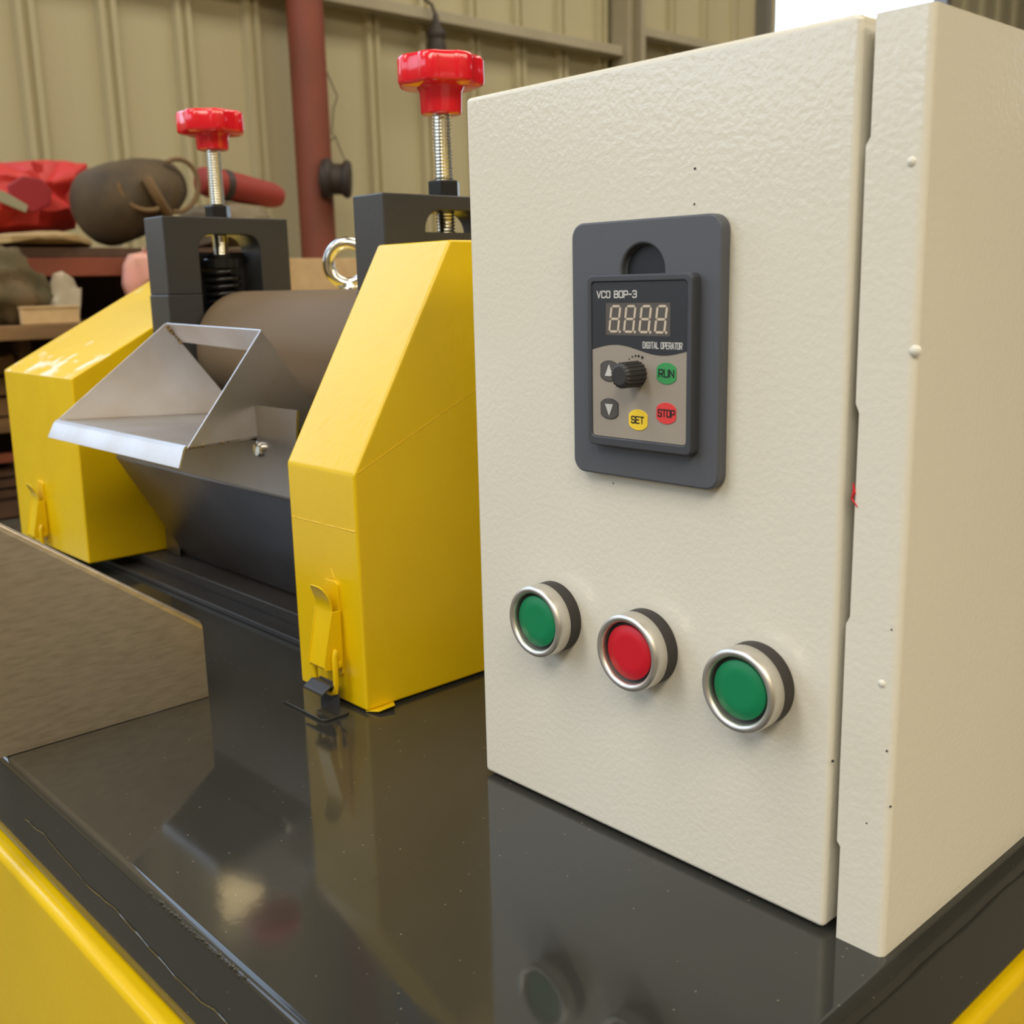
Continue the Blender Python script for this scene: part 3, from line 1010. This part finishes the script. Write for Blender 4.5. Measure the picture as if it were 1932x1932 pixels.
# rounded bend from the upper leg into the lower leg
c0 = Vector((yb + 0.0040, zb + 0.0005))
bend = []
for k in range(7):
    a = math.radians(174 + k * (214 - 174) / 6)
    bend.append((c0.x + 0.0045 * math.cos(a), c0.y + 0.0045 * math.sin(a)))
low = [(0.0735, 0.0140)]
sh.add(pts + [(p[0], p[1] + t_, p[2]) for p in pts], [tuple(range(n)), tuple(range(2 * n - 1, n - 1, -1))] + [(i, i + n, (i + 1) % n + n, (i + 1) % n) for i in range(n)])
sh.build('upper_leg', 'dull_steel', fs_)
outer = [(yb, 0.1012)] + bend[1:] + low
inner = [(p[0] + 0.0013, p[1] + 0.0008) for p in outer]
MB().prism(outer + list(reversed(inner)), 'x', fsx0, fsx1).build('lower_leg', 'dull_steel', fs_, angle=50)
MB().lathe([(0.0052, 0), (0.0052, 0.0022), (0.0040, 0.0034), (0.0012, 0.0038)], (-0.2385, 0.0284, 0.1275), (0, -1, 0), 20).build('bolt_head', 'zinc', fs_)
MB().box(-0.4790, -0.4560, 0.0690, 0.0705, 0.0125, 0.0450).build('end_tab', 'dull_steel', fs_, bevel=0.0003)
MB().lathe([(0.0042, 0), (0.0042, 0.002), (0.0034, 0.0044), (0.0012, 0.0052)], (-0.4840, 0.0692, 0.0480), (0.2, -1, 0.1), 20).build('bolt_head', 'zinc', fs_)

# ------------------------------------------------------------------ feed hopper
hp = thing('feed_hopper', (-0.326, 0.04, 0.118), 'bright folded sheet steel feed hopper with a turned down front lip', 'hopper')
FL, FR = (-0.4260, -0.0270, 0.1368), (-0.2252, -0.0270, 0.1358)
TL, TR = (-0.3930, 0.0452, 0.2022), (-0.2590, 0.0452, 0.1993)
BLk, BRk = (-0.3870, 0.0960, 0.1335), (-0.2655, 0.0960, 0.1335)
th = 0.0011
MB().sheet([FL, TL, BLk], th).build('side_wall', 'hopper_steel', hp, bevel=0.0003)
MB().sheet([FR, BRk, TR], th).build('side_wall', 'hopper_steel', hp, bevel=0.0003)
MB().sheet([FL, BLk, BRk, FR], th).build('floor_sheet', 'hopper_steel', hp, bevel=0.0003)


def lerp(a, b, t):
    return tuple(a[i] + (b[i] - a[i]) * t for i in range(3))


MB().sheet([TL, TR, lerp(TR, BRk, 0.24), lerp(TL, BLk, 0.20)], th).build('cross_strip', 'hopper_steel', hp, bevel=0.0003)
lipm = MB()
lp = []
for x, fp in ((-0.4262, FL), (-0.2250, FR)):
    s = -1 if x < -0.3 else 1
    lp.append([(x, -0.0262, 0.1372), (x, -0.0282, 0.1368), (x + s * 0.0006, -0.0296, 0.1350), (x + s * 0.0024, -0.0340, 0.1252), (x + s * 0.0024, -0.0330, 0.1248), (x, -0.0278, 0.1352), (x, -0.0262, 0.1361)])
m_ = len(lp[0])
lipm.add(lp[0] + lp[1], [tuple(range(m_)), tuple(range(2 * m_ - 1, m_ - 1, -1))] + [(i, (i + 1) % m_, (i + 1) % m_ + m_, i + m_) for i in range(m_)])
lipm.build('front_lip', 'hopper_steel', hp, angle=60)
random.seed(7)


def weld_line(p0, p1, n, r, name, parent):
    mb = MB()
    for i in range(n):
        p = Vector(lerp(p0, p1, i / max(1, n - 1)))
        rr = r * (0.6 + 0.7 * random.random())
        mb.lathe([(rr * 0.4, -rr * 0.8), (rr, -rr * 0.2), (rr * 0.9, rr * 0.4), (rr * 0.2, rr * 0.8)], p, (random.uniform(-.5, .5), -1, 0.6), 8)
    return mb.build(name, 'weld_burn', parent)


weld_line(lerp(TL, BLk, 0.03), lerp(TL, BLk, 0.20), 7, 0.0022, 'weld_bead', hp)
weld_line(lerp(FR, BRk, 0.02), lerp(FR, BRk, 0.10), 4, 0.0012, 'weld_bead', hp)
weld_line(lerp(FR, BRk, 0.22), lerp(FR, BRk, 0.26), 2, 0.0012, 'weld_bead', hp)

# ------------------------------------------------------------------ discharge chute
ch = thing('discharge_chute', (-0.326, -0.11, 0), 'brushed steel chute with a slanted side plate standing on the tabletop edge', 'chute')
CX0, CX1 = -0.4680, -0.1838


def ztop(y):
    return 0.0440 - (y + 0.0465) * 0.745


YA, YB = -0.2300, -0.0465
for x, s in ((CX1, 1), (CX0, -1)):
    MB().prism([(YB, 0.0004), (YB, ztop(YB) - 0.004), (YA, ztop(YA) - 0.004), (YA, 0.0004)], 'x', x - s * 0.0012, x).build('side_plate', 'brushed_steel', ch)
# top sheet with a rounded fold down both sides
R_ = 0.0050
tp = []
for sgn, xc in ((1, CX1 - R_), (-1, CX0 + R_)):
    rng = range(0, 7)
    for k in rng:
        a = math.radians(90 * k / 6) if sgn > 0 else math.radians(90 + 90 * k / 6)
        tp.append((xc + R_ * math.cos(a), -R_ + R_ * math.sin(a)))
tin = [(min(max(p[0], CX0 + 0.0012), CX1 - 0.0012), p[1] - 0.0012) for p in tp]
loop = tp + list(reversed(tin))
n = len(loop)
tm = MB()
tm.add([(p[0], YB, ztop(YB) + p[1] + 0.0005) for p in loop] + [(p[0], YA, ztop(YA) + p[1] + 0.0005) for p in loop],
       [tuple(range(n)), tuple(range(2 * n - 1, n - 1, -1))] + [(i, (i + 1) % n, (i + 1) % n + n, i + n) for i in range(n)])
tm.build('slide_sheet', 'brushed_steel', ch, angle=40)

# ------------------------------------------------------------------ rear cover and lifting eye
rc = thing('rear_cover', (-0.325, 0.27, 0.012), 'yellow rear cover box behind the press roller', 'machine cover')
MB().box(-0.480, -0.170, 0.1960, 0.35, 0.0121, 0.2205).build('cover_box', 'yellow_paint', rc, bevel=0.002)
eb = thing('lifting_eye', (-0.436, 0.236, 0.2206), 'galvanised lifting eye bolt screwed into the yellow rear cover', 'eye bolt')
pts = []
e1 = Vector((0.70, 0.71, 0))
for i in range(40):
    a = 2 * math.pi * i / 40
    pts.append(Vector((-0.436, 0.236, 0.2450)) + e1 * (0.0172 * math.cos(a)) + Vector((0, 0, 0.0172 * math.sin(a))))
MB().tube(pts, 0.0052, 14, closed=True).build('ring', 'zinc', eb)
MB().lathe([(0.0120, 0), (0.0125, 0.001), (0.0122, 0.0025), (0.0070, 0.0045), (0.0060, 0.0080)], (-0.436, 0.236, 0.2206), (0, 0, 1), 28).build('collar', 'zinc', eb)

# ------------------------------------------------------------------ things along the wall
# red pipe column
pc = at(588, 240, x=-2.84)
pipe = thing('pipe_column', (pc.x, pc.y, FLOOR), 'rusty red steel pipe column standing against the ribbed wall', 'pipe')
MB().lathe([(0.060, 0), (0.060, ROOF - FLOOR)], (pc.x, pc.y, FLOOR), (0, 0, 1), 40).build('tube', 'pipe_red', pipe)
MB().lathe([(0.11, 0), (0.11, 0.012)], (pc.x, pc.y, FLOOR), (0, 0, 1), 40).build('base_flange', 'pipe_red', pipe)

# cable spool on the pipe
s0 = at(640, 338, x=-2.74)
d_ = Vector((0.64, 0.74, -0.05)).normalized()
spo = thing('cable_spool', s0 - d_ * 0.036, 'dark brown spool mounted on the side of the red pipe column', 'spool')
MB().lathe([(0.020, -0.03), (0.062, -0.02), (0.066, 0.0), (0.060, 0.010), (0.050, 0.016), (0.050, 0.046), (0.058, 0.052), (0.062, 0.066), (0.054, 0.074), (0.020, 0.076)], s0 - d_ * 0.036, d_, 36).build('drum', 'dark_iron', spo)
# thin wire hanging on the wall
w = [at(u, v, x=-2.955) for u, v in ((606, 112), (618, 140), (632, 172), (637, 182), (629, 205), (626, 250), (634, 262), (646, 292), (655, 312))]
tag(MB().tube(w, 0.0022, 6).build('hanging_wire', 'wire_dark', origin=w[-1]), 'thin dark wire hanging down the ribbed wall beside the red pipe', 'wire')
w2 = [at(u, v, x=-2.95) for u, v in ((634, 258), (620, 268), (608, 275))]
tag(MB().tube(w2, 0.0022, 6).build('wire_stub', 'wire_dark', origin=w2[0]), 'short stub of wire tied across to the red pipe', 'wire')

# dark tool hanging from the girt behind the red knob
h0 = at(823, 68, x=-2.86)
ht = thing('hanging_hook', h0, 'dark iron hook block hanging from the wall girt', 'hook')
MB().lathe([(0.008, 0.075), (0.014, 0.05), (0.022, 0.03), (0.034, 0.015), (0.036, 0.0), (0.030, -0.012), (0.034, -0.03), (0.038, -0.06), (0.034, -0.11), (0.015, -0.14)], h0, (0, 0, 1), 20).build('hook_block', 'dark_iron', ht)
MB().tube([h0 + Vector((0, 0, 0.07)), h0 + Vector((-0.02, 0, 0.11)), h0 + Vector((-0.06, 0, 0.135))], 0.006, 8).build('hanger', 'dark_iron', ht)

# ------------------------------------------------------------------ storage rack with clutter
RXF = -2.00
zt = at(150, 466, x=RXF).z          # top shelf surface
rack = thing('storage_rack', (-2.3, 0.75, FLOOR), 'rusty steel storage rack with wooden shelves along the ribbed wall', 'rack')
ry0, ry1 = -0.35, at(540, 510, x=-2.02).y - 0.02
SX = -1.84


def zpx(v):
    return at(100, v, x=RXF).z


MB().box(RXF - 0.62, RXF, ry0, ry1, zt - 0.022, zt - 0.001).build('shelf_board', 'dark_wood', rack, bevel=0.002)
MB().box(RXF - 0.012, RXF + 0.004, ry0, ry1, zpx(522), zt - 0.0225).build('beam', 'rust_red', rack, bevel=0.002)
z2 = at(100, 612, x=SX).z
MB().box(RXF - 0.62, SX, ry0, ry1, z2 - 0.028, z2).build('shelf_board', 'board_wood', rack, bevel=0.002)
z3 = at(10, 790, x=RXF).z
MB().box(RXF - 0.62, RXF, ry0, ry1, z3 - 0.030, z3).build('shelf_board', 'board_wood', rack, bevel=0.002)
MB().box(RXF - 0.012, RXF + 0.006, ry0, ry1, zpx(862), zpx(845)).build('beam', 'rust_red', rack, bevel=0.002)
z4 = zpx(935)
MB().box(RXF - 0.62, RXF, ry0, ry1, z4 - 0.034, z4).build('shelf_board', 'dark_wood', rack, bevel=0.002)
MB().box(RXF - 0.62, RXF, ry0, ry1, z4 - 0.30, z4 - 0.27).build('shelf_board', 'dark_wood', rack, bevel=0.002)
yp = at(47, 640, x=RXF).y
for yy in (ry0 + 0.02, yp, ry1 - 0.03):
    for xx in (RXF - 0.028, RXF - 0.60):
        MB().box(xx - 0.02, xx + 0.02, yy - 0.012, yy + 0.012, FLOOR, zt - 0.0226).build('post', 'dark_wood', rack, bevel=0.001)
MB().box(RXF - 0.63, RXF - 0.62, ry0, ry1, FLOOR + 0.05, zt - 0.03).build('back_panel', 'dark_wood', rack)


def blob(center, rad, amp, freq, seed, nu=40, nv=24, flat=None):
    c = Vector(center)
    mb = MB()
    vs_ = []
    for j in range(nv + 1):
        ph = math.pi * j / nv
        for i in range(nu):
            th_ = 2 * math.pi * i / nu
            d = Vector((math.sin(ph) * math.cos(th_), math.sin(ph) * math.sin(th_), math.cos(ph)))
            k = 1 + amp * noise.noise(d * freq + Vector((seed, 0, 0))) + amp * 0.5 * noise.noise(d * freq * 2.3 + Vector((0, seed, 0)))
            p = Vector((d.x * rad[0], d.y * rad[1], d.z * rad[2])) * k
            if flat is not None and p.z < -flat:
                p.z = -flat + (p.z + flat) * 0.05
            vs_.append(c + p)
    fs = []
    for j in range(nv):
        for i in range(nu):
            k = (i + 1) % nu
            fs.append((j * nu + i, j * nu + k, (j + 1) * nu + k, (j + 1) * nu + i))
    mb.add(vs_, fs)
    return mb


def crumple(outline, x, depth, amp, seed, name, m, parent=None, origin=None, zmin=None, back=0.75):
    """crumpled solid from a photo outline standing at plane x; bulges forward, narrows to the back."""
    P = [at(u, v, x=x) for u, v in outline]
    cen = sum(P, Vector()) / len(P)
    n = len(P)
    rings = []
    for dx, k in ((-depth, back), (-depth * 0.55, 0.98), (-depth * 0.15, 1.0), (depth * 0.10, 0.84), (depth * 0.22, 0.55), (depth * 0.26, 0.2)):
        ring = []
        for i, p in enumerate(P):
            q = cen + (p - cen) * k
            q.x = x + dx
            s = noise.noise(Vector((q.y * 14 + seed, q.z * 14, dx * 22))) * amp
            s2 = noise.noise(Vector((q.y * 30 + seed, q.z * 30, dx * 40 + 9))) * amp * 0.5
            q.x += (s + s2) * (1 if k < 0.95 else 0.4)
            q.z += (s2) * 0.4
            if zmin is not None and q.z < zmin:
                q.z = zmin + 0.0005
            ring.append(q)
        rings.append(ring)
    vs_ = [q for r in rings for q in r]
    fs = []
    for j in range(len(rings) - 1):
        for i in range(n):
            k = (i + 1) % n
            fs.append((j * n + i, j * n + k, (j + 1) * n + k, (j + 1) * n + i))
    fs.append(tuple(range(n - 1, -1, -1)))
    m_ = (len(rings) - 1) * n
    fs.append(tuple(range(m_, m_ + n)))
    return MB().add(vs_, fs).build(name, m, parent, origin=origin, angle=28)


def dens(poly, k=4):
    out = []
    for i in range(len(poly)):
        a, b = poly[i], poly[(i + 1) % len(poly)]
        for j in range(k):
            out.append((a[0] + (b[0] - a[0]) * j / k, a[1] + (b[1] - a[1]) * j / k))
    return out


# red tarpaulin bag
rb = thing('tarpaulin_bag', at(60, 440, x=-2.2), 'crumpled bright red tarpaulin bag lying on the rack top shelf', 'bag')
crumple(dens([(-90, 330), (-40, 302), (20, 303), (95, 300), (172, 305), (176, 345), (158, 375), (150, 432), (60, 440), (-80, 440)]), -2.30, 0.22, 0.045, 3.0, 'bag_body', 'tarp_red', rb)
f1 = [at(u, v, x=-2.225) for u, v in ((12, 350), (40, 332), (75, 338), (95, 362), (92, 388), (60, 402), (20, 392))]
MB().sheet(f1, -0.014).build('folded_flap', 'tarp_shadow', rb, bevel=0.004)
f2 = [at(u, v, x=-2.215) for u, v in ((8, 362), (52, 388), (48, 402), (0, 382), (-30, 366), (-28, 352))]
MB().sheet(f2, -0.006).build('reflective_band', 'grey_fabric', rb, bevel=0.002)
# brown leather bag, lying on its side
b0, b1 = at(196, 392, x=-2.10), at(322, 346, x=-2.16)
ax_ = (b1 - b0)
bag = thing('leather_tool_bag', at(250, 452, x=-2.2), 'brown leather tool bag lying on its side with a looped strap', 'bag')
Lb = ax_.length
pr = []
for k in range(8):
    a = math.radians(90 * k / 7)
    pr.append((0.086 * math.sin(a) + 0.001, -0.055 * math.cos(a)))
pr += [(0.088, Lb * 0.25), (0.080, Lb * 0.6), (0.062, Lb * 0.9), (0.052, Lb * 1.0), (0.046, Lb * 1.0), (0.040, Lb * 0.9), (0.01, Lb * 0.85)]
MB().lathe(pr, b0, ax_, 40).build('bag_body', 'bag_brown', bag, angle=50)
axn = ax_.normalized()
side = axn.cross(Vector((1, 0, 0))).normalized()
toward = Vector((1, 0, 0))
lo_pts = []
mid = b0.lerp(b1, 1.0)
for k in range(22):
    a = math.radians(-30 + 260 * k / 21)
    lo_pts.append(at(334 + 40 * math.sin(a), 350 - 50 * math.cos(a), x=-2.09))
MB().tube(lo_pts, 0.0058, 10).build('strap_loop', 'strap_brown', bag)
arc = []
for k in range(16):
    a = math.radians(180 + 110 * k / 15)
    arc.append(at(280 + 56 * math.cos(a), 345 - 52 * math.sin(a), x=-2.022))
MB().tube(arc, 0.0055, 8).build('strap_loop', 'strap_brown', bag)
MB().tube([at(276, 336, x=-2.03), at(290, 360, x=-2.02), at(306, 388, x=-2.03), at(316, 402, x=-2.05)], 0.012, 10).build('buckle_strap', 'strap_brown', bag)
# tan folded cloth under the bags
cl = crumple(dens([(-60, 445), (0, 442), (60, 436), (110, 434), (165, 443), (180, 455), (183, 466), (20, 466), (-60, 466)]), -2.06, 0.30, 0.012, 11.0, 'folded_cloth', 'cloth_tan', origin=at(90, 466, x=-2.06), zmin=zt)
tag(cl, 'tan folded sackcloth spread under the red bag on the shelf', 'cloth')
# grey sack and red roll
gs = crumple(dens([(375, 466), (380, 400), (400, 384), (440, 380), (490, 388), (512, 410), (522, 466)]), -2.20, 0.2, 0.02, 21.0, 'grain_sack', 'sack_grey', origin=at(450, 466, x=-2.2), zmin=zt)
tag(gs, 'grey-brown stuffed sack on the rack behind the bearing block', 'sack')
r0, r1 = at(378, 340, x=-2.22), at(528, 372, x=-2.24)
rr_ = thing('red_fabric_roll', r0, 'dull red fabric roll lying on top of the grey sack', 'fabric roll')
ln = (r1 - r0).length
MB().lathe([(0.012, -0.01), (0.032, 0), (0.038, 0.02), (0.037, ln * 0.5), (0.032, ln * 0.9), (0.024, ln), (0.008, ln + 0.008)], r0, r1 - r0, 24).build('roll', 'roll_red', rr_)
MB().lathe([(0.039, 0), (0.040, 0.01), (0.039, 0.02)], r0.lerp(r1, 0.25), r1 - r0, 24).build('tie_band', 'dark_iron', rr_)
# brown camouflage sack on the second shelf
bs = blob(Vector((-1.93, at(4, 545, x=-1.93).y, z2 + 0.068)), (0.055, 0.085, 0.075), 0.35, 2.2, 5.0, flat=0.066).build('canvas_sack', 'sack_brown', origin=Vector((-1.93, at(4, 545, x=-1.93).y, z2)), angle=60)
tag(bs, 'brown and green mottled canvas sack on the lower rack shelf', 'sack')
# pale wooden box with a film bag on top
zb1 = at(100, 577, x=-1.855).z
y0_, y1_ = at(41, 590, x=-1.855).y, at(150, 590, x=-1.855).y
wbx = thing('wooden_board', (-1.865, (y0_ + y1_) / 2, z2), 'pale wooden board standing on the lower rack shelf edge', 'board')
MB().box(-1.872, -1.855, y0_, y1_, z2 + 0.0005, zb1 - 0.004).build('board_face', 'pale_wood', wbx, bevel=0.002)
MB().box(-1.874, -1.853, y0_ - 0.001, y1_ + 0.001, zb1 - 0.004, zb1).build('board_cap', 'pale_wood', wbx, bevel=0.001)
fb = crumple(dens([(92, 620), (96, 545), (104, 516), (118, 510), (140, 526), (150, 545), (156, 541), (150, 620)], 3), -1.93, 0.03, 0.02, 31.0, 'plastic_bag', 'clear_film', origin=Vector((-1.93, at(120, 577, x=-1.93).y, z2)), zmin=z2)
tag(fb, 'crumpled clear plastic bag standing behind the pale wooden board', 'bag')
# pink bundle and pale board
pb = thing('pink_cloth_bundle', Vector((-1.93, at(280, 560, x=-1.93).y, z2)), 'soft pink cloth bundle standing in front of the rusty rack beam', 'cloth bundle')
crumple(dens([(238, 535), (240, 500), (250, 478), (280, 474), (310, 478), (322, 520), (318, 590), (312, 618), (258, 618), (250, 570)]), -1.93, 0.04, 0.02, 41.0, 'bundle', 'pink_cloth', pb, zmin=z2)
MB().tube([at(278, 490, x=-1.93), at(276, 474, x=-1.93), at(270, 470, x=-1.925)], 0.003, 6).build('tie_string', 'pink_cloth', pb)
bd_y0, bd_y1 = at(540, 510, x=-2.02).y, at(700, 510, x=-2.02).y
bz0, bz1 = at(600, 560, x=-2.02).z, at(600, 486, x=-2.02).z
st = thing('packing_crate', (-2.2, (bd_y0 + bd_y1) / 2, FLOOR), 'pale wooden packing crate standing on the floor behind the lifting eye', 'crate')
nb = 9
hcr = (bz1 - FLOOR) / nb
for k in range(nb):
    MB().box(-2.40, -2.02, bd_y0, bd_y1 + 0.2, FLOOR + k * hcr + 0.002, FLOOR + (k + 1) * hcr - 0.002).build('board', 'pale_wood', st, bevel=0.002)
for yy in (bd_y0 + 0.03, bd_y1 + 0.15):
    MB().box(-2.02, -2.005, yy - 0.02, yy + 0.02, FLOOR, bz0 - 0.04).build('batten', 'pale_wood', st, bevel=0.001)

# slatted crates on the lower rack shelves
for (u0, u1, zs_, zt_, m, lab) in ((-75, 33, z3, at(10, 668, x=RXF - 0.03).z, 'board_wood', 'brown slatted wooden crate on the rack shelf below the mottled sack'),
                                   (-70, 36, z4, at(10, 880, x=RXF - 0.03).z, 'dark_wood', 'dark slatted wooden crate on the bottom part of the rack')):
    ya, yb_ = at(u0, 720, x=RXF - 0.03).y, at(u1, 720, x=RXF - 0.03).y
    ct = thing('slatted_crate', (RXF - 0.15, (ya + yb_) / 2, zs_), lab, 'crate', 'slatted crates on the rack')
    hh = (zt_ - zs_ - 0.002) / 3
    for k in range(3):
        MB().box(RXF - 0.038, RXF - 0.03, ya, yb_, zs_ + 0.001 + k * hh + 0.002, zs_ + 0.001 + (k + 1) * hh - 0.004).build('slat', m, ct, bevel=0.001)
    for yy in (ya, yb_ - 0.012):
        MB().box(RXF - 0.28, RXF - 0.0385, yy, yy + 0.012, zs_ + 0.001, zt_).build('side_board', m, ct, bevel=0.001)
    MB().box(RXF - 0.28, RXF - 0.27, ya + 0.0125, yb_ - 0.0125, zs_ + 0.001, zt_).build('back_board', m, ct)
